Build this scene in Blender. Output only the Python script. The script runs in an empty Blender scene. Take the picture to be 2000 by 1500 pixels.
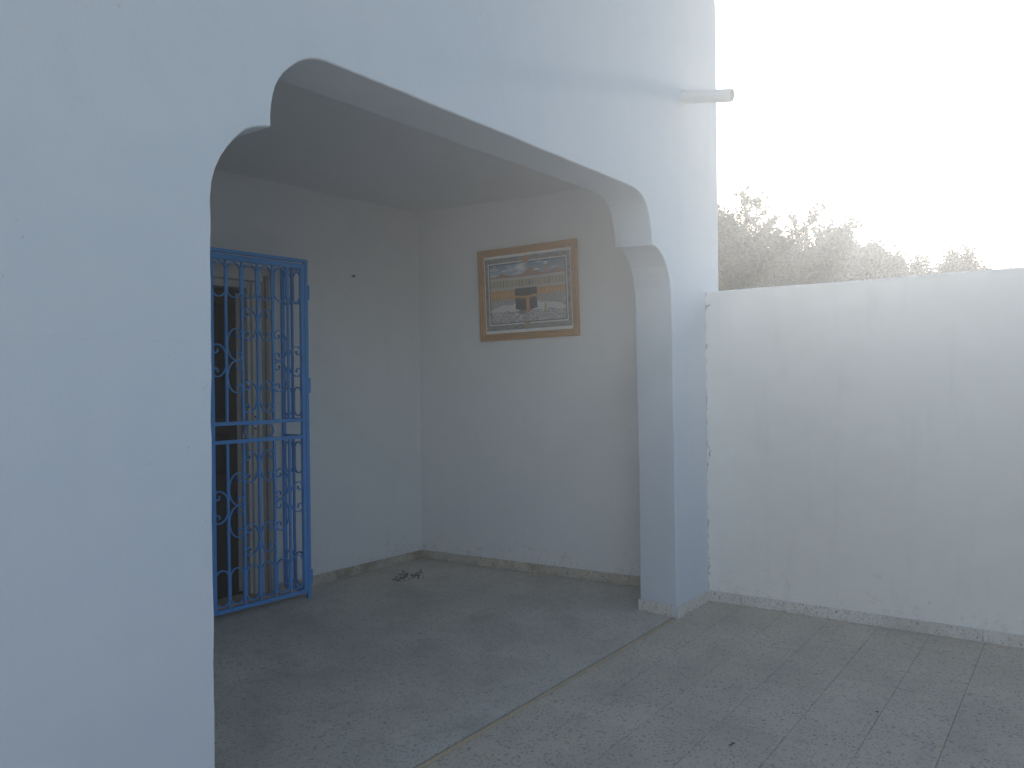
import bpy, bmesh, math, random
from mathutils import Vector, Matrix, noise
R = math.radians
random.seed(7)
scene = bpy.context.scene
C = scene.collection

# ------------------------------------------------------------------ camera
EYE = 1.607
cam_d = bpy.data.cameras.new('camera'); cam = bpy.data.objects.new('camera', cam_d); C.objects.link(cam)
cam_d.sensor_width = 36.0; cam_d.lens = 28.67; cam_d.clip_end = 2000; cam_d.clip_start = 0.05
right = Vector((0.57957, -0.81484, -0.01185)); fwd = Vector((0.81488, 0.57963, -0.00224))
upv = Vector((0.008696, -0.008358, 0.999927))
cam.matrix_world = Matrix(((right.x, upv.x, -fwd.x, 0), (right.y, upv.y, -fwd.y, 0), (right.z, upv.z, -fwd.z, EYE), (0, 0, 0, 1)))
scene.camera = cam

# ------------------------------------------------------------------ sky, sun, exposure
SUN_EL, SUN_AZ = 15.8, 9.0            # azimuth from +X towards +Y
w = bpy.data.worlds.new('World'); scene.world = w; w.use_nodes = True
nt = w.node_tree; bg = nt.nodes['Background']
sky = nt.nodes.new('ShaderNodeTexSky'); sky.sky_type = 'NISHITA'; sky.sun_disc = False
sky.sun_elevation = R(SUN_EL); sky.sun_rotation = R(90 - SUN_AZ)
sky.air_density = 1.0; sky.dust_density = 1.3; sky.ozone_density = 1.0
nt.links.new(sky.outputs[0], bg.inputs[0]); bg.inputs[1].default_value = 0.10
sl = bpy.data.lights.new('sun', 'SUN'); so = bpy.data.objects.new('sun', sl); C.objects.link(so)
sl.energy = 3.2; sl.angle = R(0.5); sl.color = (1.0, 0.965, 0.91)
sd = Vector((math.cos(R(SUN_EL)) * math.cos(R(SUN_AZ)), math.cos(R(SUN_EL)) * math.sin(R(SUN_AZ)), math.sin(R(SUN_EL))))
so.rotation_euler = sd.to_track_quat('Z', 'Y').to_euler(); so.location = sd * 60
vs = scene.view_settings; vs.view_transform = 'Standard'; vs.look = 'None'; vs.gamma = 1.0; vs.exposure = 1.10
vs.use_curve_mapping = False
scene.render.engine = 'CYCLES'; scene.cycles.use_denoising = True
scene.cycles.max_bounces = 10; scene.cycles.diffuse_bounces = 7; scene.cycles.volume_bounces = 0
GLARE_HAZE = 0.0105

# ------------------------------------------------------------------ node helpers
class NT:
    def __init__(s, name):
        s.m = bpy.data.materials.new(name); s.m.use_nodes = True; s.t = s.m.node_tree
        s.b = s.t.nodes['Principled BSDF']; s.out = s.t.nodes['Material Output']
        s.g = s.t.nodes.new('ShaderNodeNewGeometry'); s.pos = s.g.outputs['Position']
    def n(s, typ, **kw):
        nd = s.t.nodes.new(typ)
        for k, v in kw.items(): setattr(nd, k, v)
        return nd
    def put(s, sock, v):
        if hasattr(v, 'is_output') or isinstance(v, bpy.types.NodeSocket): s.t.links.new(v, sock)
        else: sock.default_value = v
    def math(s, op, a, b=0.0, c=0.0):
        nd = s.n('ShaderNodeMath', operation=op)
        s.put(nd.inputs[0], a); s.put(nd.inputs[1], b)
        if len(nd.inputs) > 2: s.put(nd.inputs[2], c)
        return nd.outputs[0]
    def noise(s, scale, detail=2.0, rough=0.5, vec=None, dist=0.0):
        nd = s.n('ShaderNodeTexNoise'); s.put(nd.inputs['Vector'], vec or s.pos)
        nd.inputs['Scale'].default_value = scale; nd.inputs['Detail'].default_value = detail
        nd.inputs['Roughness'].default_value = rough; nd.inputs['Distortion'].default_value = dist
        return nd.outputs['Fac']
    def step(s, v, a, b):
        nd = s.n('ShaderNodeMapRange', interpolation_type='SMOOTHSTEP'); s.put(nd.inputs[0], v)
        nd.inputs[1].default_value = a; nd.inputs[2].default_value = b
        return nd.outputs[0]
    def mix(s, f, a, b):
        nd = s.n('ShaderNodeMix', data_type='RGBA'); s.put(nd.inputs[0], f)
        for k, v in ((6, a), (7, b)):
            if isinstance(v, tuple): v = v if len(v) == 4 else v + (1,)
            s.put(nd.inputs[k], v)
        return nd.outputs[2]
    def sep(s, v=None):
        nd = s.n('ShaderNodeSeparateXYZ'); s.put(nd.inputs[0], v or s.pos); return nd.outputs
    def bump(s, h, strength=0.3, dist=0.002, normal=None):
        nd = s.n('ShaderNodeBump'); s.put(nd.inputs['Height'], h)
        nd.inputs['Strength'].default_value = strength; nd.inputs['Distance'].default_value = dist
        if normal: s.put(nd.inputs['Normal'], normal)
        return nd.outputs[0]
    def fin(s, col=None, rough=0.8, normal=None, spec=None):
        if col is not None:
            if isinstance(col, tuple): col = col + (1,) if len(col) == 3 else col
            s.put(s.b.inputs['Base Color'], col)
        s.put(s.b.inputs['Roughness'], rough)
        if normal: s.put(s.b.inputs['Normal'], normal)
        if spec is not None: s.b.inputs['Specular IOR Level'].default_value = spec
        return s.m

def plaster(name, base, warm, cracks=False, joint=False, dirt=0.5, streaks=0.12, foot=0.0):
    k = NT(name)
    big = k.noise(0.9, 3, 0.55); med = k.noise(6, 4, 0.6)
    v = k.math('ADD', k.math('MULTIPLY', big, 0.6), k.math('MULTIPLY', med, 0.4))
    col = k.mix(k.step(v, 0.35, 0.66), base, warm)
    # small rusty specks, clustered
    clus = k.step(k.noise(2.3, 2), 0.50, 0.62)
    spk = k.step(k.noise(34, 4, 0.65), 0.66, 0.74)
    col = k.mix(k.math('MULTIPLY', k.math('MULTIPLY', clus, spk), dirt), col, (0.46, 0.35, 0.25))
    xyz = k.sep()
    # thin greyish roller / trowel streaks
    st = k.n('ShaderNodeVectorMath', operation='MULTIPLY'); k.put(st.inputs[0], k.pos); st.inputs[1].default_value = (9, 9, 1.3)
    streak = k.noise(1.0, 4, 0.6, vec=st.outputs[0])
    col = k.mix(k.math('MULTIPLY', k.step(streak, 0.50, 0.75), streaks), col, tuple(c * 0.86 for c in base))
    h = k.math('ADD', k.math('MULTIPLY', k.noise(11, 4, 0.6), 1.5), k.math('MULTIPLY', k.noise(120, 3, 0.6), 0.30))
    if foot > 0:
        # splashed dirt along the foot of the wall, ragged upper limit
        lim = k.math('MULTIPLY', k.step(k.noise(4.5, 5, 0.7), 0.35, 0.75), 0.34)
        fm = k.math('MULTIPLY', k.math('LESS_THAN', xyz[2], k.math('ADD', lim, 0.05)), k.step(k.noise(22, 4, 0.7), 0.50, 0.68))
        col = k.mix(k.math('MULTIPLY', fm, foot), col, (0.50, 0.42, 0.32))
    if cracks:
        # hairline cracks at fixed places: (z, x0, x1, slope)
        tot = None
        wob = k.math('MULTIPLY', k.math('SUBTRACT', k.noise(11, 5, 0.65), 0.5), 0.10)
        for (z, x0, x1, arch) in ((1.755, 0.93, 1.54, 0.03), (1.735, 0.84, 0.92, 0.0)):
            mid = (x0 + x1) / 2; half = (x1 - x0) / 2
            dx = k.math('DIVIDE', k.math('SUBTRACT', xyz[0], mid), half)
            bow = k.math('MULTIPLY', k.math('MULTIPLY', dx, dx), -arch)
            dz = k.math('ABSOLUTE', k.math('SUBTRACT', xyz[2], k.math('ADD', k.math('ADD', bow, z), wob)))
            m = k.math('MULTIPLY', k.step(dz, 0.0016, 0.0003), k.step(k.math('ABSOLUTE', dx), 1.0, 0.86))
            tot = m if tot is None else k.math('MAXIMUM', tot, m)
        for (x, z0, z1) in ((0.97, 1.48, 1.60), (2.49, 3.2, 3.9)):
            mid = (z0 + z1) / 2; half = (z1 - z0) / 2
            dz = k.math('DIVIDE', k.math('SUBTRACT', xyz[2], mid), half)
            dx = k.math('ABSOLUTE', k.math('SUBTRACT', xyz[0], k.math('ADD', k.math('MULTIPLY', wob, 0.5), x)))
            m = k.math('MULTIPLY', k.step(dx, 0.0014, 0.0003), k.step(k.math('ABSOLUTE', dz), 1.0, 0.8))
            tot = k.math('MAXIMUM', tot, k.math('MULTIPLY', m, 0.7))
        col = k.mix(k.math('MULTIPLY', tot, 0.30), col, (0.50, 0.47, 0.44))
        h = k.math('SUBTRACT', h, k.math('MULTIPLY', tot, 0.12))
    if joint:
        # broken filler in the joint where the yard wall meets the house
        lim = k.math('SUBTRACT', 2.3055, k.math('ADD', 0.004, k.math('MULTIPLY', k.step(k.noise(9, 4, 0.7), 0.50, 0.70), 0.034)))
        m = k.math('MULTIPLY', k.math('GREATER_THAN', xyz[1], lim), k.step(k.noise(17, 3, 0.6), 0.48, 0.58))
        col = k.mix(k.math('MULTIPLY', m, 0.8), col, (0.30, 0.29, 0.27))
        h = k.math('SUBTRACT', h, m)
    return k.fin(col, 0.9, k.bump(h, 0.35, 0.0035), 0.25)

def terrazzo(name, base, chips, scale, contrast, stain, stain_col):
    k = NT(name)
    oi = k.n('ShaderNodeObjectInfo')
    rnd = oi.outputs['Random']
    col = k.mix(k.step(k.noise(1.6, 4, 0.6), 0.3, 0.7), base, tuple(c * 0.86 for c in base))
    col = k.mix(k.math('MULTIPLY', rnd, 0.32), col, tuple(c * 0.72 for c in base))
    vo = k.n('ShaderNodeTexVoronoi'); k.put(vo.inputs['Vector'], k.pos); vo.inputs['Scale'].default_value = scale
    vs_ = k.n('ShaderNodeSeparateColor'); k.put(vs_.inputs[0], vo.outputs['Color'])
    body = k.step(vo.outputs['Distance'], 0.52, 0.40)
    for lo, hi, c in chips:
        m = k.math('MULTIPLY', k.math('GREATER_THAN', vs_.outputs[0], lo), k.math('LESS_THAN', vs_.outputs[0], hi))
        col = k.mix(k.math('MULTIPLY', k.math('MULTIPLY', m, body), contrast), col, c)
    vo2 = k.n('ShaderNodeTexVoronoi'); k.put(vo2.inputs['Vector'], k.pos); vo2.inputs['Scale'].default_value = scale * 0.36
    v2 = k.n('ShaderNodeSeparateColor'); k.put(v2.inputs[0], vo2.outputs['Color'])
    m2 = k.math('MULTIPLY', k.math('GREATER_THAN', v2.outputs[1], 0.90), k.step(vo2.outputs['Distance'], 0.34, 0.22))
    col = k.mix(k.math('MULTIPLY', m2, contrast), col, tuple(c * 0.25 for c in base))
    sm = k.math('MULTIPLY', k.step(k.noise(3.1, 6, 0.68), 0.47, 0.68), stain)
    col = k.mix(sm, col, stain_col)
    ro = k.math('ADD', 0.42, k.math('MULTIPLY', k.noise(7, 4, 0.6), 0.35))
    return k.fin(col, ro, k.bump(k.noise(90, 2, 0.5), 0.12, 0.0006), 0.22)

def plain(name, col, rough=0.6, var=0.15, scale=20, metal=0.0, bump=0.15, spec=0.5):
    k = NT(name); tc = k.n('ShaderNodeTexCoord').outputs['Object']
    f = k.noise(scale, 4, 0.6)
    c = k.mix(f, tuple(x * (1 - var) for x in col), tuple(min(1, x * (1 + var)) for x in col))
    k.b.inputs['Metallic'].default_value = metal
    return k.fin(c, rough, k.bump(k.noise(scale * 5, 3, 0.6), bump, 0.0015), spec)

M = {}
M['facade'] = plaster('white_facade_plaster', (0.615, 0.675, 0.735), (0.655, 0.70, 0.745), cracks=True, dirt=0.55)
M['inner'] = plaster('white_porch_plaster', (0.765, 0.785, 0.80), (0.80, 0.81, 0.815), dirt=0.4, foot=0.35)
M['yard'] = plaster('white_yard_wall_plaster', (0.835, 0.805, 0.755), (0.875, 0.85, 0.805), joint=True, dirt=0.15, streaks=0.22, foot=0.25)
M['ceil'] = plaster('white_ceiling_plaster', (0.78, 0.78, 0.775), (0.81, 0.805, 0.80), dirt=0.2)
chips = [(0.0, 0.16, (0.10, 0.095, 0.09)), (0.16, 0.30, (0.55, 0.53, 0.50)), (0.30, 0.42, (0.26, 0.21, 0.18)), (0.42, 0.58, (0.45, 0.44, 0.42))]
M['tile'] = terrazzo('grey_terrazzo', (0.735, 0.625, 0.495), chips, 80, 0.50, 0.35, (0.44, 0.39, 0.33))
M['ptile'] = terrazzo('grey_porch_terrazzo', (0.735, 0.655, 0.555), chips, 80, 0.45, 0.4, (0.42, 0.37, 0.30))
schips = [(0.0, 0.13, (0.16, 0.14, 0.12)), (0.13, 0.30, (0.78, 0.76, 0.72)), (0.30, 0.42, (0.44, 0.38, 0.32))]
M['skirt'] = terrazzo('pale_terrazzo_skirting', (0.76, 0.74, 0.69), schips, 85, 0.62, 0.35, (0.45, 0.38, 0.30))
M['skirt_dirty'] = terrazzo('soiled_terrazzo_skirting', (0.62, 0.57, 0.49), schips, 85, 0.6, 0.65, (0.22, 0.165, 0.10))
M['grout'] = plain('grout', (0.33, 0.30, 0.26), 0.95, 0.25, 8, bump=0.3)
M['strip'] = plain('beige_stone_strip', (0.50, 0.41, 0.29), 0.7, 0.3, 30)
k = NT('blue_gloss_paint')
c_ = k.mix(k.noise(9, 4, 0.6), (0.065, 0.285, 0.70), (0.10, 0.37, 0.82))
c_ = k.mix(k.math('MULTIPLY', k.step(k.noise(3.5, 4, 0.65), 0.50, 0.75), 0.30), c_, (0.20, 0.34, 0.52))          # dust and fading
c_ = k.mix(k.math('MULTIPLY', k.step(k.noise(75, 3, 0.6), 0.70, 0.74), 0.75), c_, (0.20, 0.12, 0.07))           # rust where the paint has chipped
M['blue'] = k.fin(c_, k.math('ADD', 0.34, k.math('MULTIPLY', k.noise(12, 3), 0.35)), k.bump(k.noise(60, 4, 0.6), 0.3, 0.0015), 0.5)
M['cream'] = plain('cream_paint', (0.60, 0.60, 0.58), 0.6, 0.10, 6)
M['beige'] = plain('beige_paint', (0.36, 0.35, 0.34), 0.65, 0.12, 6)
M['wood'] = plain('dark_brown_wood', (0.035, 0.026, 0.020), 0.5, 0.3, 14)
M['steel'] = plain('dark_steel', (0.05, 0.05, 0.055), 0.5, 0.3, 30, 0.7)
M['pvc'] = plain('pale_pvc', (0.74, 0.73, 0.70), 0.5, 0.06, 20)
M['twig'] = plain('dry_twig', (0.10, 0.075, 0.055), 0.9, 0.3, 60)
M['bark'] = plain('grey_bark', (0.16, 0.13, 0.10), 0.95, 0.35, 18, bump=0.7)
k = NT('dark_glass'); k.b.inputs['Metallic'].default_value = 0.0
M['glass'] = k.fin((0.012, 0.013, 0.014), 0.12, None, 0.5)
k = NT('frame_wood')
tc = k.n('ShaderNodeVectorMath', operation='MULTIPLY'); k.put(tc.inputs[0], k.pos); tc.inputs[1].default_value = (6, 6, 40)
f = k.noise(3, 5, 0.6, vec=tc.outputs[0])
M['frame'] = k.fin(k.mix(f, (0.38, 0.165, 0.020), (0.52, 0.25, 0.04)), 0.35, k.bump(f, 0.1, 0.001), 0.5)
k = NT('dry_earth')
M['earth'] = k.fin(k.mix(k.noise(0.4, 6, 0.6), (0.34, 0.26, 0.18), (0.24, 0.19, 0.13)), 0.95, k.bump(k.noise(5, 5, 0.7), 0.5, 0.03), 0.2)
k = NT('crumpled_cloth')
M['rag'] = k.fin(k.mix(k.step(k.noise(30, 4, 0.7), 0.42, 0.60), (0.16, 0.13, 0.10), (0.66, 0.63, 0.58)), 0.95, k.bump(k.noise(120, 3), 0.4, 0.002), 0.2)

def leafmat(name, c1, c2):
    k = NT(name)
    oi = k.g.outputs['Random Per Island']
    col = k.mix(oi, c1, c2)
    k.put(k.b.inputs['Base Color'], col); k.b.inputs['Roughness'].default_value = 0.55
    tr = k.n('ShaderNodeBsdfTranslucent'); k.put(tr.inputs[0], k.mix(0.5, col, (0.16, 0.20, 0.05)))
    mx = k.n('ShaderNodeMixShader'); mx.inputs[0].default_value = 0.14
    k.t.links.new(k.b.outputs[0], mx.inputs[1]); k.t.links.new(tr.outputs[0], mx.inputs[2])
    k.t.links.new(mx.outputs[0], k.out.inputs['Surface'])
    return k.m
M['leaf'] = leafmat('olive_leaf', (0.040, 0.052, 0.026), (0.075, 0.088, 0.048))
M['leaf2'] = leafmat('shrub_leaf', (0.045, 0.06, 0.028), (0.08, 0.09, 0.05))

# ------------------------------------------------------------------ mesh helpers
class MB:
    def __init__(s): s.v = []; s.f = []; s.sm = []
    def add(s, vs, fs, smooth=False):
        o = len(s.v); s.v += [tuple(v) for v in vs]; s.f += [tuple(i + o for i in f) for f in fs]; s.sm += [smooth] * len(fs)
    def box(s, a, b, tf=None):
        vs = [(x, y, z) for x in (a[0], b[0]) for y in (a[1], b[1]) for z in (a[2], b[2])]
        if tf: vs = [tf(*v) for v in vs]
        s.add(vs, [(0, 1, 3, 2), (4, 6, 7, 5), (0, 4, 5, 1), (2, 3, 7, 6), (0, 2, 6, 4), (1, 5, 7, 3)])
    def cbox(s, a, b, c=0.002, tf=None):
        """box with chamfered edges"""
        a = Vector(a); b = Vector(b); vs = []; idx = {}
        for ix in (0, 1):
            for iy in (0, 1):
                for iz in (0, 1):
                    p = [(a, b)[i][j] for j, i in enumerate((ix, iy, iz))]
                    sg = [1 if i == 0 else -1 for i in (ix, iy, iz)]
                    for ax in range(3):
                        q = [p[j] + (0 if j == ax else sg[j] * c) for j in range(3)]
                        idx[(ix, iy, iz, ax)] = len(vs); vs.append(tf(*q) if tf else tuple(q))
        fs = []
        for ax in range(3):
            o = [j for j in range(3) if j != ax]
            for e in (0, 1):
                def key(i, j, ax_=ax):
                    t = [0, 0, 0]; t[ax] = e; t[o[0]] = i; t[o[1]] = j; return idx[tuple(t) + (ax_,)]
                fs.append((key(0, 0), key(1, 0), key(1, 1), key(0, 1)))
        for ax in range(3):
            o = [j for j in range(3) if j != ax]
            for i in (0, 1):
                for j in (0, 1):
                    t0 = [0, 0, 0]; t0[o[0]] = i; t0[o[1]] = j; t1 = list(t0); t1[ax] = 1
                    fs.append((idx[tuple(t0) + (o[0],)], idx[tuple(t1) + (o[0],)], idx[tuple(t1) + (o[1],)], idx[tuple(t0) + (o[1],)]))
        for ix in (0, 1):
            for iy in (0, 1):
                for iz in (0, 1): fs.append(tuple(idx[(ix, iy, iz, k)] for k in range(3)))
        s.add(vs, fs)
    def tube(s, pts, rad, n=10, cap=True, smooth=True):
        pts = [Vector(p) for p in pts]; rings = []; prev = None
        for i, p in enumerate(pts):
            t = (pts[min(i + 1, len(pts) - 1)] - pts[max(i - 1, 0)]).normalized()
            if prev is None:
                a = Vector((0, 0, 1)) if abs(t.z) < 0.9 else Vector((1, 0, 0)); x = t.cross(a).normalized()
            else: x = (prev - t * prev.dot(t)).normalized()
            prev = x; y = t.cross(x); r = rad[i] if isinstance(rad, (list, tuple)) else rad
            rings.append([p + (x * math.cos(2 * math.pi * j / n) + y * math.sin(2 * math.pi * j / n)) * r for j in range(n)])
        vs = [v for r in rings for v in r]; fs = []
        for i in range(len(rings) - 1):
            for j in range(n): fs.append((i * n + j, i * n + (j + 1) % n, (i + 1) * n + (j + 1) % n, (i + 1) * n + j))
        s.add(vs, fs, smooth)
        if cap:
            s.add(rings[0], [tuple(range(n))]); s.add(rings[-1], [tuple(range(n))])
    def strip(s, path, t, d0, d1, tf, closed=False):
        """flat bar of in-plane thickness t swept along a 2D path, from depth d0 to d1; tf(a, depth, b)"""
        n = len(path); vs = []; fs = []
        for i, p in enumerate(path):
            q0 = path[(i - 1) % n] if closed else path[max(i - 1, 0)]; q1 = path[(i + 1) % n] if closed else path[min(i + 1, n - 1)]
            tx, tz = q1[0] - q0[0], q1[1] - q0[1]; L = math.hypot(tx, tz) or 1; nx, nz = -tz / L * t / 2, tx / L * t / 2
            for sg in (1, -1):
                for dd in (d0, d1): vs.append(tf(p[0] + sg * nx, dd, p[1] + sg * nz))
        for i in range(n if closed else n - 1):
            a, b = i * 4, ((i + 1) % n) * 4
            for j, k_ in ((0, 1), (1, 3), (3, 2), (2, 0)): fs.append((a + j, a + k_, b + k_, b + j))
        if not closed: fs += [(0, 2, 3, 1), ((n - 1) * 4, (n - 1) * 4 + 1, (n - 1) * 4 + 3, (n - 1) * 4 + 2)]
        s.add(vs, fs)
    def mesh(s, name, mat):
        me = bpy.data.meshes.new(name); me.from_pydata(s.v, [], s.f)
        bm = bmesh.new(); bm.from_mesh(me); bmesh.ops.recalc_face_normals(bm, faces=bm.faces); bm.to_mesh(me); bm.free()
        if len(me.polygons) == len(s.sm): me.polygons.foreach_set('use_smooth', s.sm)
        me.materials.append(mat); return me
    def build(s, name, mat, parent=None): return link(name, s.mesh(name, mat), parent)

def link(name, me, parent=None, loc=None):
    o = bpy.data.objects.new(name, me); C.objects.link(o)
    if loc is not None: o.location = loc
    if parent is not None:
        o.parent = parent; o.matrix_parent_inverse = Matrix.Translation(-Vector(parent.location))
    return o
def thing(name, label, cat, loc=(0, 0, 0), group=None):
    o = bpy.data.objects.new(name, None); C.objects.link(o); o.location = loc; o.empty_display_size = 0.1
    return tag(o, label, cat, group)
def tag(o, label, cat, group=None):
    o['label'] = label; o['category'] = cat
    if group: o['group'] = group
    return o
def struct(o): o['kind'] = 'structure'; return o

# ------------------------------------------------------------------ layout numbers
YF = 2.3055                  # outer plane of the house front
TH = 0.29                    # thickness of the arched front
XR = 5.96                    # house corner
XW = 5.70                    # face of the yard wall
ZC = 3.17                    # porch ceiling
COR = Vector((5.616, 5.032)) # back corner of the porch, on the floor
DW = Vector((0.99854, -0.0540)).normalized()   # gate wall direction (to the corner)
NW = Vector((-0.0540, -0.99854)).normalized()  # out of the gate wall, to the camera
DP = Vector((0.0682, -0.99767)).normalized()   # picture wall direction (from the corner to the camera)
NP = Vector((-0.99767, -0.0682)).normalized()
def GW(s_, n_, z): p = COR - DW * s_ + NW * n_; return (p.x, p.y, z)      # s_ leftwards from the corner
def PW(s_, n_, z): p = COR + DP * s_ + NP * n_; return (p.x, p.y, z)      # s_ towards the camera
ZY = -0.010                  # yard floor, a hair below the porch floor

# ------------------------------------------------------------------ ground and floors
b = MB(); n = 40; S = 120.0
gv = [(-S + 2 * S * i / n, -S + 2 * S * j / n, -0.10 + 0.0 * i) for j in range(n + 1) for i in range(n + 1)]
b.add(gv, [(j * (n + 1) + i, j * (n + 1) + i + 1, (j + 1) * (n + 1) + i + 1, (j + 1) * (n + 1) + i) for j in range(n) for i in range(n)])
struct(b.build('ground', M['earth']))

tile_cache = {}
def tile_mesh(wx, wy, mat):
    key = (round(wx, 3), round(wy, 3), mat.name)
    if key not in tile_cache:
        hx, hy = wx / 2, wy / 2; c = 0.0012
        vs = [(-hx, -hy, -.012), (hx, -hy, -.012), (hx, hy, -.012), (-hx, hy, -.012),
              (-hx, -hy, -c), (hx, -hy, -c), (hx, hy, -c), (-hx, hy, -c),
              (-hx + c, -hy + c, 0), (hx - c, -hy + c, 0), (hx - c, hy - c, 0), (-hx + c, hy - c, 0)]
        fs = [(8, 9, 10, 11)] + [(i, (i + 1) % 4, 4 + (i + 1) % 4, 4 + i) for i in range(4)] + [(4 + i, 4 + (i + 1) % 4, 8 + (i + 1) % 4, 8 + i) for i in range(4)]
        q = MB(); q.add(vs, fs); tile_cache[key] = q.mesh('floor_tile', mat)
    return tile_cache[key]
def lay(parent, x0, x1, y0, y1, gx, gy, z, mat, keep):
    """square tiles of 0.30 m on the grid through (gx, gy), cut at the edges"""
    T = 0.30; g = 0.0026; rest = MB()
    i0 = math.floor((x0 - gx) / T); i1 = math.ceil((x1 - gx) / T); j0 = math.floor((y0 - gy) / T); j1 = math.ceil((y1 - gy) / T)
    for i in range(i0, i1):
        for j in range(j0, j1):
            ax, bx_ = max(x0, gx + i * T), min(x1, gx + (i + 1) * T); ay, by_ = max(y0, gy + j * T), min(y1, gy + (j + 1) * T)
            if bx_ - ax < 0.02 or by_ - ay < 0.02: continue
            cx, cy = (ax + bx_) / 2, (ay + by_) / 2; dz = random.uniform(-0.0005, 0.0005)
            if keep(cx, cy):
                o = link('floor_tile', tile_mesh(bx_ - ax - g, by_ - ay - g, mat), parent, (cx, cy, z + dz))
                o.rotation_euler = (random.uniform(-.0012, .0012), random.uniform(-.0012, .0012), random.uniform(-.003, .003))
            else:
                rest.box((ax + g / 2, ay + g / 2, z - .012), (bx_ - g / 2, by_ - g / 2, z + dz))
    if rest.v:
        o = rest.build('floor_tiles_beyond', mat, parent); o['kind'] = 'stuff'

b = MB(); b.box((-6, -7, -0.16), (XW + 0.02, YF + 0.02, ZY - 0.004)); yard = struct(b.build('courtyard_floor', M['grout']))
lay(yard, -6, XW, -7, YF - 0.001, 4.298, 0.543, ZY, M['tile'], lambda x, y: x > 1.5 and y > -0.75)
b = MB(); b.box((1.12, YF + 0.022, -0.16), (5.80, 5.20, -0.005)); porch = struct(b.build('porch_floor', M['grout']))
lay(porch, 1.13, 5.78, YF + 0.026, 5.16, 4.15, 2.62, 0.0, M['ptile'], lambda x, y: True)
# pale edging strip between porch and yard, in lengths
x = 1.58
while x < 5.10:
    L = min(random.choice((0.9, 1.0, 1.1)), 5.115 - x); b = MB()
    b.cbox((x + 0.001, YF + 0.0, -0.05), (x + L - 0.001, YF + 0.0165, 0.0025 + random.uniform(-.0006, .0006)), 0.0015)
    b.build('edging_strip', M['strip'], porch); x += L

# ------------------------------------------------------------------ house
house = thing('house', 'white plastered house with a wide stepped arch opening into a shaded porch', 'house', (3.6, 3.8, 0))
S7 = 1.0714
outer = [(1.467, -0.10), (1.468, 0.37), (1.471, 1.2), (1.475, 1.95), (1.477, 2.06), (1.484, 2.115), (1.497, 2.16), (1.515, 2.198), (1.534, 2.229), (1.557, 2.256), (1.582, 2.281),
         (1.607, 2.301), (1.632, 2.314), (1.655, 2.322), (1.680, 2.328), (1.702, 2.333),
         (1.702, 2.365), (1.706, 2.405), (1.713, 2.443), (1.723, 2.473), (1.737, 2.500), (1.756, 2.526), (1.779, 2.549), (1.805, 2.571), (1.834, 2.591), (1.865, 2.606), (1.90, 2.615), (1.945, 2.620),
         (2.4, 2.621), (3.0, 2.622), (3.6, 2.6225), (4.15, 2.6235), (4.25, 2.622), (4.305, 2.615), (4.352, 2.602), (4.392, 2.583), (4.424, 2.556), (4.450, 2.520), (4.470, 2.478), (4.486, 2.430), (4.497, 2.380), (4.506, 2.318),
         (4.540, 2.317), (4.575, 2.306), (4.612, 2.290), (4.648, 2.268), (4.680, 2.240), (4.708, 2.208), (4.731, 2.170), (4.748, 2.128), (4.760, 2.080), (4.767, 2.02), (4.770, 1.95), (4.781, 1.4), (4.790, 0.99), (4.795, 0.05), (4.796, -0.10)]
outer = [(x * S7, z * S7 if z > 0.3 else z) for x, z in outer]
def densify(pr, step=0.05):
    o = []
    for (x0, z0), (x1, z1) in zip(pr, pr[1:]):
        m = max(1, int(math.hypot(x1 - x0, z1 - z0) / step))
        for i in range(m): o.append((x0 + (x1 - x0) * i / m, z0 + (z1 - z0) * i / m))
    return o + [pr[-1]]
outer = densify(outer)
def wob(x, z, amp, sc=6.0, off=0.0): return noise.noise(Vector((x * sc, z * sc, off))) * amp
front = [(x + wob(x, z, .0035) + wob(x, z, .0018, 30), z + wob(x, z, .0030, 5, 9) + wob(x, z, .0012, 30, 4)) for x, z in outer]
def rightness(x): return min(1, max(0, (x - 2.1) / 2.9))
back = [(x + 0.035 * rightness(x) + wob(x, z, .004, 4, 20), z + (0.018 * rightness(x) if z > 1.0 else 0) + wob(x, z, .003, 4, 30)) for x, z in outer]
def offset(pr, d):
    o = []
    for i, p in enumerate(pr):
        a = pr[max(i - 1, 0)]; c = pr[min(i + 1, len(pr) - 1)]; tx, tz = c[0] - a[0], c[1] - a[1]; L = math.hypot(tx, tz) or 1
        o.append((p[0] - tz / L * d, p[1] + tx / L * d))
    return o
ch = 0.005
XL, ZT = -6.3, 4.50
rc = 0.07
corner = [(XR - rc + rc * math.sin(a), ZT - rc + rc * math.cos(a)) for a in [math.pi / 2 * i / 6 for i in range(7)]]
def frame_poly(pr): return [(XL, -0.10), (XL, ZT)] + corner + [(XR, -0.10)] + pr[::-1]
rings = [(offset(front, ch), YF), (front, YF + ch), (back, YF + TH - ch), (offset(back, ch), YF + TH)]
b = MB(); b.add([(x, YF, z) for x, z in frame_poly(rings[0][0])], [tuple(range(len(frame_poly(rings[0][0]))))])
bp = frame_poly(rings[3][0]); b.add([(x, YF + TH, z) for x, z in bp], [tuple(range(len(bp)))[::-1]])
m = len(front); vv = [(x, y, z) for pr, y in rings for x, z in pr]
b.add(vv, [(r * m + i, r * m + i + 1, (r + 1) * m + i + 1, (r + 1) * m + i) for r in range(3) for i in range(m - 1)])
ol = [(XL, -0.10), (XL, ZT)] + corner + [(XR, -0.10)]
b.add([(x, YF, z) for x, z in ol] + [(x, YF + TH, z) for x, z in ol], [(i, i + 1, len(ol) + i + 1, len(ol) + i) for i in range(len(ol) - 1)])
b.build('arched_front_wall', M['facade'], house)
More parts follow.
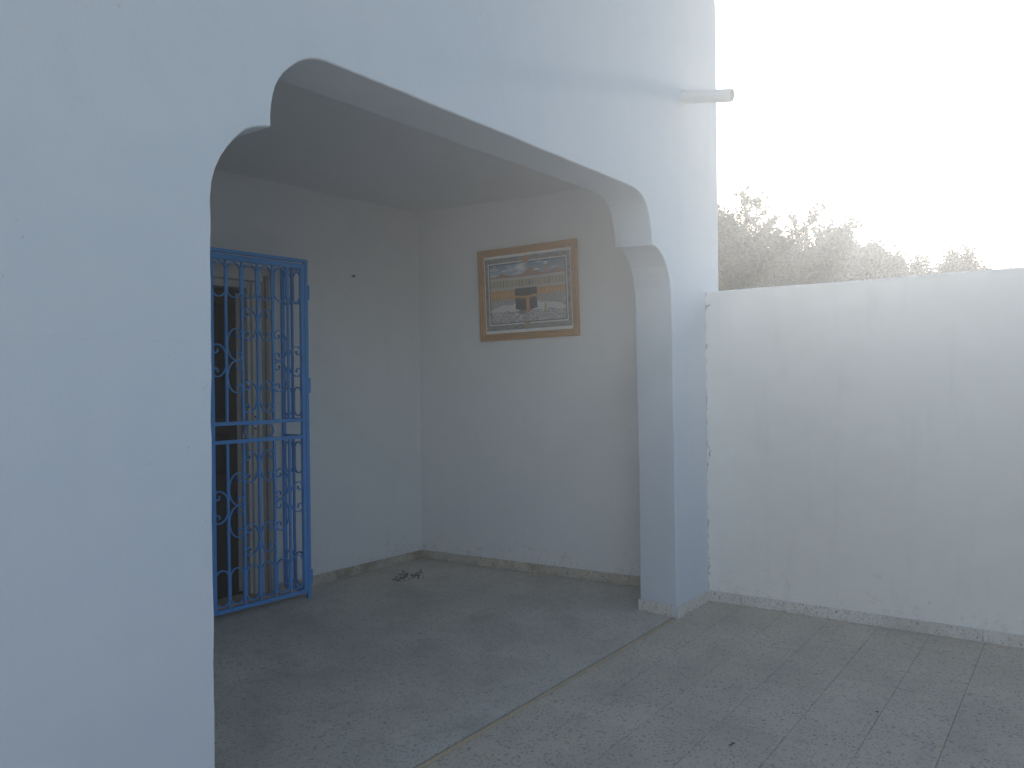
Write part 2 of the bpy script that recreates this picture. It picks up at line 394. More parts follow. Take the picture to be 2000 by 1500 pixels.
# porch inside
Y1 = YF + TH + 0.001
b = MB(); q0 = PW(0, 0, 0); q1 = PW(2.42, 0, 0); t_ = (Y1 - q0[1]) / (q1[1] - q0[1]); xe = q0[0] + (q1[0] - q0[0]) * t_
vs_ = [(q0[0], q0[1], -.1), (xe, Y1, -.1), (XR, Y1, -.1), (XR, 5.6, -.1), (q0[0], 5.6, -.1)]
vs_ += [(x, y, 3.45) for x, y, z in vs_]
b.add(vs_, [(0, 1, 6, 5), (1, 2, 7, 6), (2, 3, 8, 7), (3, 4, 9, 8), (4, 0, 5, 9), (0, 4, 3, 2, 1), (5, 6, 7, 8, 9)])
b.build('porch_side_wall', M['inner'], house)
# gate wall with a door opening: s 1.588 .. 2.70
SR, SL, DH, DT = 1.588, 2.72, 2.50, 0.26
b = MB()
b.box((0.0, 0, -0.1), (SR, -DT, 3.45), GW); b.box((SR, 0, DH), (SL, -DT, 3.45), GW); b.box((SL, 0, -0.1), (4.55, -DT, 3.45), GW)
b.build('porch_back_wall', M['inner'], house)
b = MB(); b.box((XL, Y1, -0.1), (1.12, 5.60, 3.45)); b.build('porch_end_wall', M['inner'], house)
b = MB(); b.box((1.121, Y1, ZC), (5.80, 5.24, ZC + 0.28 - 0.003)); b.build('porch_ceiling', M['ceil'], house)
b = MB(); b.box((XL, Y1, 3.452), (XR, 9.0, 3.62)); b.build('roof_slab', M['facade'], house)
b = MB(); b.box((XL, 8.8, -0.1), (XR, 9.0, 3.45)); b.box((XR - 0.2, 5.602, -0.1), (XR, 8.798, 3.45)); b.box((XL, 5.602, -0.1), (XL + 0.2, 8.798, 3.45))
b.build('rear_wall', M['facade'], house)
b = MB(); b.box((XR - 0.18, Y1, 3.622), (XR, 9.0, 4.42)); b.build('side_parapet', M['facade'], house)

# door in the opening
door = MB()
door.cbox((SR + 0.17, -0.175, 0.02), (SL - 0.17, -0.215, 2.33), 0.003, GW)
door = door.build('door', M['wood'], house)
sA, sB = SR + 0.17, SL - 0.17; sm_ = (sA + sB) / 2
def pane(s0, s1, z0, z1, nm, mat, n0=-0.172):
    q = MB(); q.cbox((s0, n0, z0), (s1, n0 + 0.006, z1), 0.002, GW); q.build(nm, mat, door)
for s0, s1 in ((sA + 0.11, sm_ - 0.05), (sm_ + 0.05, sB - 0.11)):
    pane(s0, s1, 1.36, 2.22, 'door_pane', M['glass']); pane(s0, s1, 0.95, 1.24, 'door_pane', M['glass'])
    pane(s0, s1, 0.16, 0.82, 'door_panel', M['wood'], -0.170)
q = MB(); q.cbox((sm_ - 0.02, -0.174, 0.04), (sm_ + 0.02, -0.150, 2.31), 0.004, GW); q.build('door_mullion', M['beige'], door)
q = MB(); q.cbox((sA - 0.002, -0.173, 0.04), (sA + 0.035, -0.165, 2.31), 0.002, GW); q.build('door_stile', M['beige'], door)
# stepped cream lining on each side of the opening
for side, sE in ((1, SR), (-1, SL)):
    q = MB()
    for a, c_, n0, n1 in ((0.002, 0.055, -0.02, -0.259), (0.055, 0.085, -0.055, -0.255), (0.085, 0.118, -0.085, -0.252), (0.118, 0.145, -0.11, -0.25)):
        q.cbox((sE + side * a, n0, 0.0), (sE + side * c_, n1, 2.395), 0.003, GW)
    q.build('door_lining', M['cream'], house)
    q = MB(); P_ = []
    for i in range(9):
        a_ = math.pi / 2 * i / 8; P_.append((sE + side * (0.003 + 0.05 * (1 - math.cos(a_))), 0.004 - 0.05 * (1 - math.sin(a_)) ))
    vv = [GW(s_, n_, z) for z in (0.0, 2.44) for s_, n_ in P_ + [(sE + side * 0.053, -0.03), (sE + side * 0.003, -0.03)]]
    L_ = len(P_) + 2
    q.add(vv, [(i, (i + 1) % L_, L_ + (i + 1) % L_, L_ + i) for i in range(L_)] + [tuple(range(L_)), tuple(range(L_, 2 * L_))])
    q.build('door_moulding', M['beige'], house)
q = MB(); q.cbox((SR + 0.002, -0.03, 2.397), (SL - 0.002, -0.258, DH - 0.002), 0.003, GW); q.cbox((SR + 0.15, -0.09, 2.345), (SL - 0.15, -0.256, 2.3965), 0.003, GW)
q.build('door_head', M['cream'], house)
q = MB(); q.cbox((SR - 0.02, 0.03, -0.02), (SL + 0.02, -0.255, 0.018), 0.004, GW); q.build('door_sill', M['strip'], house)
for z in (0.32, 1.15, 2.0):
    q = MB(); q.tube([GW(sA - 0.014, -0.160, z), GW(sA - 0.014, -0.160, z + 0.10)], 0.008, 10); q.build('door_hinge', M['cream'], house)
q = MB(); q.cbox((SR + 0.088, -0.082, 1.24), (SR + 0.115, -0.0855, 1.40), 0.001, GW); lk = q.build('lock_plate', M['cream'], house)
for z in (1.27, 1.315, 1.36):
    q = MB(); q.cbox((SR + 0.094, -0.0795, z), (SR + 0.109, -0.0825, z + 0.012), 0.0008, GW); q.build('slot', M['steel'], lk)
q = MB(); q.tube([GW(0.80 - 0.005, -0.01, 2.509), GW(0.795, 0.03, 2.514)], 0.0045, 8); q.tube([GW(0.795, 0.028, 2.514), GW(0.795, 0.034, 2.515)], 0.010, 10); q.build('nail', M['steel'], house)

# skirting tiles, one object each
SKH, SKT = 0.078, 0.012
sk_cache = {}
def skirting(parent, P0, dirv, nrm, L, z, mat, lead=0.30):
    x = 0.0; first = True
    while x < L - 0.012:
        l = min(lead if not first else lead * random.uniform(0.75, 1.0), L - x); first = False
        key = (round(l, 3), mat.name)
        if key not in sk_cache:
            q = MB(); q.cbox((0.0008, -SKT, 0), (l - 0.0008, 0, SKH), 0.0025); sk_cache[key] = q.mesh('skirting_tile', mat)
        o = link('skirting_tile', sk_cache[key], None)
        d2 = Vector((dirv[0], dirv[1], 0)).normalized(); n2 = Vector((-nrm[0], -nrm[1], 0)).normalized()
        p = Vector((P0[0], P0[1], z + random.uniform(-.0008, .0008))) + d2 * x - n2 * random.uniform(0, .0012)
        # local x along the wall, local -y out of the wall
        mw = Matrix(((d2.x, n2.x, 0, p.x), (d2.y, n2.y, 0, p.y), (0, 0, 1, p.z), (0, 0, 0, 1)))
        o.parent = parent; o.matrix_parent_inverse = Matrix.Translation(-Vector(parent.location)); o.matrix_basis = mw
        x += l
skirting(house, GW(SR - 0.03, 0.0, 0), (DW.x, DW.y), NW, SR - 0.045, 0.0, M['skirt_dirty'])
skirting(house, PW(0.0, 0.0, 0), (DP.x, DP.y), NP, 2.43, 0.0, M['skirt_dirty'])
jx0 = 4.7955 * S7
skirting(house, (jx0 + 0.035, YF + TH + 0.012), (-0.12, -1), (-1, 0.12), TH - 0.002, 0.0, M['skirt'], 0.5)
skirting(house, (jx0 - 0.009, YF), (1, 0), (0, -1), XW - jx0 + 0.009 - 0.0125, ZY, M['skirt'], 0.33)
skirting(house, (1.572, YF), (-1, 0), (0, -1), 3.9, ZY, M['skirt'])
# rain spout
q = MB()
A_ = Vector((5.319, YF + 0.06, 3.583)); B_ = Vector((5.312, 1.945, 3.507)); dv = (B_ - A_).normalized()
sd1 = dv.cross(Vector((0, 0, 1))).normalized(); sd2 = dv.cross(sd1); n = 24
prof = [(0, 0.043), (1, 0.043), (1, 0.0385), (0.55, 0.0385)]
vv = [A_.lerp(B_, t) + (sd1 * math.cos(2 * math.pi * j / n) + sd2 * math.sin(2 * math.pi * j / n)) * r for t, r in prof for j in range(n)]
q.add(vv, [(i * n + j, i * n + (j + 1) % n, (i + 1) * n + (j + 1) % n, (i + 1) * n + j) for i in range(3) for j in range(n)] + [tuple(range(3 * n, 4 * n))])
o = q.build('rain_spout', M['pvc'], house); o['label'] = 'pale plastic rain spout sticking out of the front wall'
q = MB(); cc = Vector((5.319, YF, 3.572))
for i in range(16):
    pass
P_ = [cc + Vector((math.cos(2 * math.pi * j / 20) * r, dy, math.sin(2 * math.pi * j / 20) * r)) for r, dy in ((0.066, 0.001), (0.046, -0.010)) for j in range(20)]
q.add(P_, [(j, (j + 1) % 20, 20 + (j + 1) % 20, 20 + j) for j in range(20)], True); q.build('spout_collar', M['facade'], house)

# ------------------------------------------------------------------ yard wall
yw = thing('courtyard_wall', 'long white plastered courtyard wall joining the corner of the house', 'wall', (5.83, -2.5, 0))
b = MB(); N_ = 60; y0, y1 = -9.0, YF - 0.0005; vv = []
for i in range(N_ + 1):
    y = y1 + (y0 - y1) * i / N_; zt = 2.252 + wob(y, 0, .006, 1.2) + wob(y, 3, .0025, 9)
    vv += [(XW, y, -0.15), (XW, y, zt - 0.006), (XW + 0.008, y, zt), (XR - 0.008, y, zt + .002), (XR, y, zt - 0.006), (XR, y, -0.15)]
b.add(vv, [(i * 6 + j, i * 6 + j + 1, (i + 1) * 6 + j + 1, (i + 1) * 6 + j) for i in range(N_) for j in range(5)] + [tuple(range(6)), tuple(range(N_ * 6, N_ * 6 + 6))])
b.build('wall_body', M['yard'], yw)
for a_, c_ in (((-6.3, -7.25, -0.15), (-6.0, YF, 2.25)), ((-6.0, -7.25, -0.15), (XW - 0.001, -7.0, 2.25))):  # unseen walls, added to bounce warm sunlight onto the shaded side
    b = MB(); b.cbox(a_, c_, 0.008); b.build('bounce_wall', M['yard'], yw)
skirting(yw, (XW, YF - 0.001), (0, -1), (-1, 0), 3.6, ZY, M['skirt'])

# ------------------------------------------------------------------ blue security gate
GO = Vector((4.113, 4.832))                      # foot of the right gate post
def GG(s_, n_, z): p = GO + DW * s_ + NW * n_; return (p.x, p.y, z)     # s_ <= 0 to the left
gate = thing('security_gate', 'blue wrought iron security gate with scrolls standing before the porch door', 'gate', (3.72, 4.86, 0))
leaf = MB(); d_ = 0.011
def bar(q, s0, s1, z0, z1, d=0.011, tf=GG): q.cbox((s0, -d, z0), (s1, d, z1), 0.0018, tf)
q = MB(); bar(q, -0.012, 0.016, 0.0, 2.548, 0.016); bar(q, -1.26, -0.0125, 2.524, 2.548, 0.016); bar(q, -1.288, -1.2605, 0.0, 2.548, 0.016)
q.build('fixed_frame', M['blue'], gate)
def cpath(hh, ww, sgn, cs, cz):
    a, turn, p_ = 1.5, 6.7, 2; bb = (turn - a) * (p_ + 1); NN = 46; xs = [0.0]; zs = [0.0]; th = math.pi / 2
    for i in range(NN):
        t = (i + 0.5) / NN; th += (a + bb * t ** p_) / NN; xs.append(xs[-1] + math.cos(th) / NN); zs.append(zs[-1] + math.sin(th) / NN)
    W_ = max(xs) - min(xs); Hh = 2 * max(zs)
    up = [((x - max(xs)) / W_ * ww + ww / 2, z / Hh * hh) for x, z in zip(xs, zs)]
    pts = [(x, -z) for x, z in reversed(up[1:])] + up
    return [(cs + sgn * x, cz + z) for x, z in pts]       # sgn +1: bulges to the right ')'
def oval(cs, cz, ww, hh):
    r = ww / 2; p = []
    for i in range(13): a = math.pi * i / 12; p.append((cs + r * math.cos(a), cz + hh / 2 - r + r * math.sin(a)))
    for i in range(13): a = math.pi + math.pi * i / 12; p.append((cs + r * math.cos(a), cz - hh / 2 + r + r * math.sin(a)))
    return p
def make_leaf(nm, post_l, post_r, bars, tf, zc, ovs, scr, sw):
    fr = MB()
    for s_ in (post_l, post_r): bar(fr, s_ - sw, s_ + sw, 0.042, 2.515, 0.014, tf)
    bar(fr, post_l + sw, post_r - sw, 2.475, 2.515, 0.013, tf); bar(fr, post_l + sw, post_r - sw, 0.042, 0.068, 0.013, tf)
    root = fr.build(nm, M['blue'], gate)
    for z in (1.343, 1.216):
        q = MB(); bar(q, post_l + sw, post_r - sw, z - 0.0125, z + 0.0125, 0.0105, tf); q.build('rail', M['blue'], root)
    for s_ in bars:
        for z0, z1 in ((1.3555, 2.475), (0.068, 1.2035)):
            q = MB(); bar(q, s_ - 0.0085, s_ + 0.0085, z0, z1, 0.0085, tf); q.build('bar', M['blue'], root)
    for cs, cz, ww, hh in ovs:
        q = MB(); q.strip(oval(cs, cz, ww, hh), 0.0075, -0.007, 0.007, tf, True); q.build('ring', M['blue'], root)
    for cs, cz, sg in scr:
        q = MB(); q.strip(cpath(0.222, 0.112, sg, cs, cz), 0.0075, -0.007, 0.007, tf); q.build('scroll', M['blue'], root)
    return root
edges = [-0.783, -0.668, -0.541, -0.415, -0.288, -0.157, -0.030]
cols = [(edges[i] + edges[i + 1]) / 2 for i in range(6)]; cols[0] += 0.004; cols[5] -= 0.006
ovs = [(c_, 2.342, 0.106, 0.242) for c_ in cols] + [(c_, 0.212, 0.106, 0.248) for c_ in cols]
scr = []
for m_ in (1.780, 0.771):
    for ci, sg, dz in ((0, 1, (0,)), (1, -1, (.113, -.113)), (2, 1, (.259, -.256)), (3, -1, (.259, -.256)), (4, 1, (.113, -.113)), (5, -1, (0,))):
        for z in dz: scr.append((cols[ci], m_ + z, sg))
leaf = make_leaf('gate_leaf', edges[0], edges[-1], edges[1:-1], GG, None, ovs, scr, 0.0155)
q = MB()
hp = [(z, x) for x, z in oval(1.2795, -0.415, 0.101, 0.235)]
q.strip([(z, x) for x, z in oval(1.2795, -0.4145, 0.100, 0.236)], 0.0075, -0.007, 0.007, GG, True); q.build('ring', M['blue'], leaf)
# fixed narrower half of the front, mostly out of sight
e2 = [-1.240, -1.130, -1.020, -0.910, -0.823]
c2 = [(e2[i] + e2[i + 1]) / 2 for i in range(4)]
make_leaf('fixed_panel', e2[0], e2[-1], e2[1:-1], GG, None, [(c_, 2.342, 0.085, 0.242) for c_ in c2] + [(c_, 0.212, 0.085, 0.248) for c_ in c2], [], 0.0155)
# side return between the post and the house wall
def GSide(s_, n_, z): p = GO + NW * (-s_ - 0.0165) + DW * (n_ - 0.008); return (p.x, p.y, z)   # s_ from the post back to the wall
def GSideL(s_, n_, z): p = GO + NW * (-s_ - 0.0165) + DW * (n_ - 1.274); return (p.x, p.y, z)
for tf in (GSide, GSideL):
    cs = [0.075, 0.19]
    make_leaf('side_panel', 0.011, 0.252, [0.135], tf, None, [(c_, z, 0.092, h_) for c_ in cs for z, h_ in ((2.342, 0.242), (1.480, 0.215), (1.055, 0.235), (0.212, 0.248))], [], 0.0105)
for tf in (GSide, GSideL):
    for z in (0.235, 1.56, 2.30):
        q = MB(); q.cbox((0.2635, -0.008, z - 0.012), (0.285, 0.008, z + 0.012), 0.0015, tf); q.build('wall_lug', M['blue'], gate)
for z in (0.155, 1.60, 2.30):
    q = MB(); q.tube([GG(0.026, 0.006, z - 0.055), GG(0.026, 0.006, z + 0.055)], 0.0095, 12); q.tube([GG(0.026, 0.006, z - 0.003), GG(0.026, 0.006, z + 0.003)], 0.0115, 12)
    q.build('hinge', M['blue'], gate)

# ------------------------------------------------------------------ framed picture
def onpic(s_, z): return s_, z
pc_s, pc_z = 1.163, 2.364; pw_, ph_ = 0.965, 0.787; tilt = R(1.15)
PCEN = Vector(PW(pc_s, 0.012, pc_z))
ct, st_ = math.cos(tilt), math.sin(tilt)
def PP(a, d, z):      # a to the right along the wall, z up, d out of the wall (leaning a little forward at the top)
    a2 = a * ct - z * st_; z2 = a * st_ + z * ct
    return PW(pc_s + a2, 0.006 + d + 0.012 * (z2 / ph_ + 0.5), pc_z + z2)
pic = thing('framed_picture', 'framed print of a black draped cube in a crowded mosque courtyard on porch wall', 'picture', tuple(PCEN))
FW = 0.060; hw, hh_ = pw_ / 2, ph_ / 2
prof = [(0, 0), (0, 0.018), (0.006, 0.024), (0.022, 0.026), (0.030, 0.021), (0.046, 0.022), (FW - 0.004, 0.014), (FW, 0.010), (FW, 0)]
for side in range(4):
    q = MB(); vv = []
    for w_, d in prof:
        a, c_ = hw - w_, hh_ - w_
        ends = {0: ((-a, c_), (a, c_)), 1: ((a, c_), (a, -c_)), 2: ((a, -c_), (-a, -c_)), 3: ((-a, -c_), (-a, c_))}[side]
        for e in ends: vv.append(PP(e[0], d, e[1]))
    k_ = len(prof); q.add(vv, [(2 * i, 2 * i + 1, 2 * ((i + 1) % k_) + 1, 2 * ((i + 1) % k_)) for i in range(k_)] + [tuple(range(0, 2 * k_, 2)), tuple(range(1, 2 * k_, 2))])
    q.build('frame_rail', M['frame'], pic)
iw, ih = hw - FW + 0.003, hh_ - FW + 0.003
q = MB(); q.box((-iw, 0.001, -ih), (iw, 0.006, ih), PP); q.build('backing_board', M['wood'], pic)
# the print: a fine grid with one colour per cell
NX, NY = 232, 184
def hsh(i, j, s_=0): return random.Random(i * 7919 + j * 104729 + s_ * 31).random()
def fb(x, y, s_=0.0): return noise.fractal(Vector((x, y, s_)), 1.0, 2.0, 4)
def lerp(a, c_, t): t = max(0, min(1, t)); return tuple(p + (q_ - p) * t for p, q_ in zip(a, c_))
def scene_col(U, V, i, j):
    # sky, hills and buildings, galleries, gold arcade, crowd, pale pavement, draped cube
    c_ = lerp((0.10, 0.22, 0.33), (0.32, 0.38, 0.42), V / 0.22)
    cl = fb(U * 5, V * 9, 3.1) + 0.6 * math.exp(-((U - 0.42) / 0.14) ** 2) - 0.1
    c_ = lerp(c_, (0.62, 0.63, 0.62), cl * 1.2)
    if U > 0.8: c_ = lerp(c_, (0.25, 0.25, 0.26), (U - 0.8) * 3)
    hill = 0.20 - 0.05 * math.exp(-((U - 0.17) / 0.06) ** 2) - 0.11 * math.exp(-((U - 0.56) / 0.09) ** 2) - 0.06 * math.exp(-((U - 0.9) / 0.07) ** 2) + 0.02 * fb(U * 14, 0, 5)
    if V > hill: c_ = lerp((0.34, 0.20, 0.13), (0.24, 0.17, 0.14), hsh(i // 2, j // 2))
    if abs(U - 0.755) < 0.022 and 0.02 < V < 0.2: c_ = (0.55, 0.54, 0.52) if V < 0.06 else (0.36, 0.22, 0.16)
    if abs(U - 0.63) < 0.035 and 0.12 < V < 0.155: c_ = (0.62, 0.61, 0.6)
    if abs(U - 0.20) < 0.03 and 0.09 < V < 0.12: c_ = (0.56, 0.55, 0.54)
    g = 0.235 - 0.02 * abs(U - 0.5)
    if V > g:
        c_ = (0.44, 0.43, 0.41) if (V - g) < 0.035 else (0.36, 0.34, 0.28)
        if 0.05 < V - g < 0.16 and (int(U * 46) % 2 == 0): c_ = lerp((0.16, 0.14, 0.12), (0.34, 0.30, 0.16), hsh(int(U * 46), 3))
        if 0.16 < V - g: c_ = (0.42, 0.40, 0.37)
    if V > 0.44:
        c_ = (0.46, 0.26, 0.10)
        if int(U * 40) % 2 == 0 and 0.48 < V < 0.56: c_ = (0.56, 0.38, 0.16)
        c_ = lerp(c_, (0.42, 0.20, 0.08), 0.7 * hsh(i // 2, j // 2, 2))
    cr = 0.60 + 0.025 * fb(U * 7, 0, 8) - (0.05 if U > 0.63 else 0)
    if V > cr:
        gq = hsh(i, j, 4); c_ = lerp((0.14, 0.13, 0.13), (0.50, 0.48, 0.46), gq)
    ell = ((U - 0.5) / 0.50) ** 2 + ((V - 0.79) / 0.115) ** 2 + 0.2 * fb(U * 9, V * 9, 2)
    if V > 0.66 and ell < 1: c_ = lerp((0.60, 0.60, 0.59), (0.48, 0.48, 0.47), hsh(i, j, 6))
    if V > 0.81 + 0.03 * fb(U * 6, 0, 1):
        gq = hsh(i, j, 5); c_ = lerp((0.58, 0.58, 0.58), (0.36, 0.36, 0.37), gq) if gq > 0.34 else (0.05, 0.05, 0.06)
        if hsh(i // 2, j // 2, 9) > 0.9: c_ = (0.60, 0.60, 0.60)
    if 0.33 < U < 0.64:
        top = 0.425 + (0.02 if U < 0.34 else 0); bot = 0.775 + (0.05 * (U - 0.34) / 0.15 if U < 0.49 else 0.05 * (0.63 - U) / 0.14)
        if 0.34 < U < 0.633 and top < V < bot:
            c_ = (0.020, 0.020, 0.024) if U < 0.49 else (0.030, 0.029, 0.032)
            band = 0.545 + (0.02 * (U - 0.34) / 0.15 if U < 0.49 else 0.02 * (0.63 - U) / 0.14)
            if 0 < V - band < 0.028: c_ = (0.50, 0.27, 0.08)
            if 0.040 < V - band < 0.052 and int(U * 60) % 2: c_ = (0.46, 0.34, 0.18)
        if 0.485 < U < 0.53 and 0.565 < V < bot + 0.01: c_ = lerp((0.40, 0.17, 0.07), (0.52, 0.28, 0.10), hsh(i // 2, j, 7))
    if abs(U - 0.735) < 0.011 and 0.70 < V < 0.86: c_ = (0.36, 0.25, 0.10)
    if 0.38 < U < 0.46 and 0.80 < V < 0.86: c_ = (0.14, 0.13, 0.13)
    return c_
def print_col(i, j):
    u_ = (i + 0.5) / NX; v_ = (j + 0.5) / NY      # v_ down from the top
    c_ = (0.66, 0.67, 0.64)
    for mv in (0.083, 0.912):
        rr = math.hypot((u_ - 0.492) * 0.845 / 0.667, v_ - mv) / 0.048
        if rr < 1 + 0.06 * math.cos(8 * math.atan2(v_ - mv, u_ - 0.492)):
            return (0.33, 0.19, 0.09) if mv < 0.5 else ((0.30, 0.25, 0.11) if rr < 0.72 else (0.22, 0.19, 0.17))
    if 0.012 < u_ < 0.988 and 0.040 < v_ < 0.955:
        c_ = (0.17, 0.165, 0.165) if (i // 2 + j // 2) % 2 else (0.28, 0.275, 0.27)
        if hsh(i // 3, j // 3, 11) > 0.75: c_ = (0.13, 0.12, 0.12)
    if 0.048 < u_ < 0.952 and 0.098 < v_ < 0.893: c_ = (0.62, 0.62, 0.60) if (i + j) % 5 else (0.36, 0.35, 0.35)
    if 0.062 < u_ < 0.938 and 0.116 < v_ < 0.877: c_ = (0.015, 0.015, 0.02)
    if 0.071 < u_ < 0.929 and 0.127 < v_ < 0.866: c_ = scene_col((u_ - 0.071) / 0.858, (v_ - 0.127) / 0.739, i, j)
    return c_
me = bpy.data.meshes.new('print')
vv = [PP(-iw + 2 * iw * i / NX, 0.0075, ih - 2 * ih * j / NY) for j in range(NY + 1) for i in range(NX + 1)]
ff = [(j * (NX + 1) + i, (j + 1) * (NX + 1) + i, (j + 1) * (NX + 1) + i + 1, j * (NX + 1) + i + 1) for j in range(NY) for i in range(NX)]
me.from_pydata(vv, [], ff); ca = me.color_attributes.new('print_colour', 'FLOAT_COLOR', 'CORNER'); cols_ = []
for j in range(NY):
    for i in range(NX): cols_ += ([max(0.004, min(0.85, c_ * 1.32 - 0.03)) for c_ in print_col(i, j)] + [1.0]) * 4
ca.data.foreach_set('color', cols_)
k = NT('printed_paper_under_glass'); at = k.n('ShaderNodeVertexColor', layer_name='print_colour')
k.b.inputs['Coat Weight'].default_value = 0.05; k.b.inputs['Coat Roughness'].default_value = 0.08
me.materials.append(k.fin(k.mix(0.0, at.outputs[0], (0, 0, 0)), 0.6)); link('print', me, pic)

# ------------------------------------------------------------------ small things on the floor
p0, p1 = Vector((4.854, 4.678)), Vector((5.061, 4.517)); cxy = (p0 + p1) / 2; L = (p1 - p0).length; ax = (p1 - p0).normalized(); ay = Vector((-ax.y, ax.x))
q = MB(); NU, NV = 44, 18; vv = []
for j in range(NV + 1):
    for i in range(NU + 1):
        u_, v_ = i / NU * 2 - 1, j / NV * 2 - 1
        env = max(0, 1 - u_ ** 4) * max(0, 1 - v_ * v_)
        nz = abs(noise.noise(Vector((u_ * 3.1, v_ * 2.0, 1.7)))) * 0.075 + abs(noise.noise(Vector((u_ * 8, v_ * 5, 4.2)))) * 0.030
        lobe = 0.75 + 0.30 * math.cos(u_ * 5.0 + 1.8)
        wd = 0.052 * (0.75 + 0.4 * noise.noise(Vector((u_ * 2.4, 0, 9)))); bend = 0.02 * math.sin(u_ * 3)
        p = cxy + ax * (u_ * L / 2 * (1 + 0.05 * noise.noise(Vector((v_ * 3, 0, 2))))) + ay * (v_ * wd + bend + 0.012 * noise.noise(Vector((u_ * 6, v_ * 4, 7))))
        vv.append((p.x, p.y, 0.0015 + env ** 0.6 * (0.016 + nz * 1.25) * lobe))
q.add(vv, [(j * (NU + 1) + i, j * (NU + 1) + i + 1, (j + 1) * (NU + 1) + i + 1, (j + 1) * (NU + 1) + i) for j in range(NV) for i in range(NU)], True)
tag(q.build('crumpled_rag', M['rag']), 'small crumpled soiled rag lying on the porch floor near the back corner', 'rag')
def litter(x, y, z, l, rot, label, bend=0.3):
    q = MB(); pts = []
    for i in range(7):
        t = i / 6 - 0.5; a = rot + bend * math.sin(t * 5); pts.append((x + math.cos(rot) * t * l - math.sin(rot) * bend * l * 0.3 * math.sin(t * 6), y + math.sin(rot) * t * l + math.cos(rot) * bend * l * 0.3 * math.sin(t * 6), z + 0.0032))
    q.tube(pts, [0.0015, 0.003, 0.0034, 0.003, 0.0028, 0.002, 0.001], 6)
    tag(q.build('twig', M['twig']), label, 'twig', 'bits of dry twig on the floors')
litter(3.495, 1.313, ZY + .001, 0.034, 2.6, 'curled dry twig on the courtyard tiles near the bottom edge, right of the edging strip')
litter(4.22, 0.86, ZY + .001, 0.018, 0.7, 'tiny dark twig on the courtyard tiles towards the courtyard wall')
litter(2.05, 2.95, .001, 0.030, 1.2, 'short dark twig on the porch floor beside the left arch jamb')

# ------------------------------------------------------------------ trees beyond the wall
def tree(name, label, base, height, lobes, nshoot, leafsize, seed, mat, perleaf=36, group=None, shoot=(0.15, 0.36)):
    rd = random.Random(seed); t = thing(name, label, 'tree', base, group); bx, by, bz = base
    tr = MB(); fork = Vector((bx + 0.05, by, bz + height * 0.30))
    tr.tube([(bx, by, bz - 0.2), (bx + 0.06, by - 0.04, bz + height * 0.12), tuple(fork)], [height * 0.040, height * 0.033, height * 0.028], 10)
    lf = MB(); vs_, fs_ = [], []
    tot = sum(l[3] * l[4] * l[5] for l in lobes) ** 1.0
    for (lx, ly, lz, rx, ry, rz) in lobes:
        c_ = Vector((bx + lx, by + ly, bz + lz))
        mid = fork.lerp(c_, 0.55) + Vector((rd.uniform(-.15, .15), rd.uniform(-.15, .15), 0.08))
        tr.tube([tuple(fork), tuple(mid), tuple(c_)], [height * 0.018, height * 0.012, height * 0.006], 7)
        ns = max(12, int(nshoot * (rx * ry * rz) / tot))
        cen = []
        for _ in range(max(4, int(ns / 16))):
            while True:
                d = Vector((rd.uniform(-1, 1), rd.uniform(-1, 1), rd.uniform(-1, 1)))
                if 0.1 < d.length < 1: break
            cen.append(d)
        for _ in range(ns):
            d = rd.choice(cen) + Vector((rd.gauss(0, .13), rd.gauss(0, .13), rd.gauss(0, .15)))
            while False:
                d = Vector((rd.uniform(-1, 1), rd.uniform(-1, 1), rd.uniform(-1, 1)))
                if 0.1 < d.length < 1: break
            s0 = c_ + Vector((d.x * rx, d.y * ry, d.z * rz)) * 0.88
            dirv = (Vector((d.x * 0.7, d.y * 0.7, 0.35 + 0.75 * max(d.z, -0.2))) + Vector((rd.uniform(-.4, .4), rd.uniform(-.4, .4), rd.uniform(-.2, .4)))).normalized()
            L = rd.uniform(*shoot)
            bend = Vector((rd.uniform(-.3, .3), rd.uniform(-.3, .3), rd.uniform(-.25, .2)))
            pts = [s0 + dirv * (L * a) + bend * (L * a * a) for a in (0, 0.35, 0.7, 1.0)]
            tr.tube([tuple(p) for p in pts], [0.007, 0.005, 0.0035, 0.002], 3, False)
            for k_ in range(perleaf):
                a = rd.uniform(0.05, 1.0); p = s0 + dirv * (L * a) + bend * (L * a * a)
                ld = (dirv * 0.6 + Vector((rd.gauss(0, 1), rd.gauss(0, 1), rd.gauss(0, 0.8)))).normalized()
                sdv = ld.cross(Vector((rd.gauss(0, 1), rd.gauss(0, 1), rd.gauss(0, 1)))).normalized(); nn_ = ld.cross(sdv)
                l_ = leafsize * rd.uniform(0.6, 1.25); w_ = l_ * rd.uniform(0.16, 0.26); p = p + ld * 0.012
                o_ = len(vs_); vs_ += [tuple(p), tuple(p + ld * l_ * 0.45 + sdv * w_ + nn_ * w_ * 0.3), tuple(p + ld * l_), tuple(p + ld * l_ * 0.45 - sdv * w_ + nn_ * w_ * 0.3)]
                fs_.append((o_, o_ + 1, o_ + 2, o_ + 3))
    lf.v = vs_; lf.f = fs_; lf.sm = [False] * len(fs_)
    me = bpy.data.meshes.new('crown'); me.from_pydata(vs_, [], fs_); me.materials.append(mat); link('crown', me, t)
    tr.build('trunk', M['bark'], t)
    return t
G = 'trees beyond the courtyard wall'
K = 0.66
def sc(ls, dz): return [(a * K, b_ * K, (c_ - dz) * K + EYE, d * K, e * K, f_ * K) for a, b_, c_, d, e, f_ in ls]
def sc2(ls, dz): q_ = 10.4 / 22; return [(a * q_, b_ * q_, (c_ - dz - 0.05) * q_ + EYE, d * q_, e * q_, f_ * q_) for a, b_, c_, d, e, f_ in ls]
def at(x, y): return (x * K, y * K, -0.1)
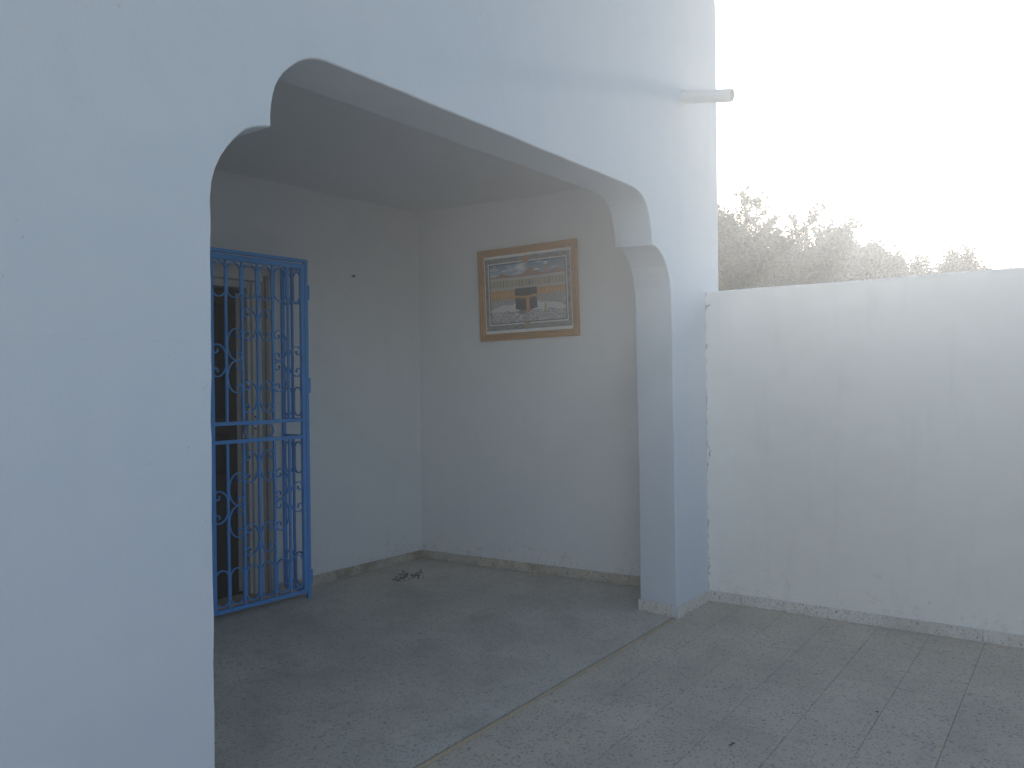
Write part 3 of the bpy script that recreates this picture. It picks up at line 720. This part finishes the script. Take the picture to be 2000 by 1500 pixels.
tree('olive_tree', 'tall grey green tree behind the wall beside the house corner', at(14.4, 5.7), 3.8,
     sc([(0, 0.1, 3.3, 1.2, 1.3, 0.8), (-0.3, -0.75, 4.05, 0.5, 0.36, 0.55), (-0.3, -0.78, 4.62, 0.3, 0.16, 0.3), (0.2, 0.5, 3.9, 0.7, 0.7, 0.5), (-0.2, -1.05, 3.45, 0.8, 0.7, 0.6), (0.0, -0.28, 3.95, 0.5, 0.32, 0.5), (0.0, -0.2, 4.3, 0.3, 0.2, 0.25)], 1.50), 1500, 0.062, 3, M['leaf'], 46, G)
tree('olive_tree', 'lower spreading tree behind the wall right of the tallest one', at(14.9, 3.65), 3.2,
     sc([(0, 0, 2.95, 1.0, 1.0, 0.75), (-0.2, 0.40, 3.75, 0.45, 0.34, 0.5), (-0.2, 0.42, 4.2, 0.25, 0.13, 0.22), (0.1, -0.10, 3.65, 0.5, 0.4, 0.5), (0.0, -0.62, 3.3, 0.6, 0.45, 0.5), (0, 0.85, 3.3, 0.6, 0.5, 0.5)], 1.50), 1200, 0.062, 5, M['leaf'], 46, G)
tree('shrub', 'low shrub top just above the wall coping right of the trees', (10.4, 1.773, -0.1), 3.0, sc2([(0, 0, 3.55, 0.8, 0.75, 0.5), (0, -0.35, 3.85, 0.5, 0.35, 0.35), (0, 0.3, 3.8, 0.4, 0.35, 0.3)], 1.50), 420, 0.05, 8, M['leaf2'], 45, G)
tree('shrub', 'rightmost rounded shrub top above the wall coping', (10.4, 1.229, -0.1), 3.0, sc2([(0, 0, 3.6, 0.75, 0.60, 0.55), (0, -0.1, 4.1, 0.35, 0.28, 0.32), (0, 0.3, 3.9, 0.3, 0.2, 0.25)], 1.50), 420, 0.05, 9, M['leaf2'], 45, G)

# ------------------------------------------------------------------ even volume added to imitate lens glare around the sun
if GLARE_HAZE > 0:
    q = MB(); q.box((-S - 5, -S - 5, -1.2), (S + 5, S + 5, 5.6)); hz = q.build('glare_haze', bpy.data.materials.new('glare_haze_air')); hz['kind'] = 'stuff'
    hm = hz.data.materials[0]; hm.use_nodes = True; t = hm.node_tree; t.nodes.remove(t.nodes['Principled BSDF'])
    pv = t.nodes.new('ShaderNodeVolumePrincipled'); pv.inputs['Color'].default_value = (0.93, 0.955, 0.99, 1); pv.inputs['Density'].default_value = GLARE_HAZE; pv.inputs['Anisotropy'].default_value = 0.70
    t.links.new(pv.outputs[0], t.nodes['Material Output'].inputs['Volume'])
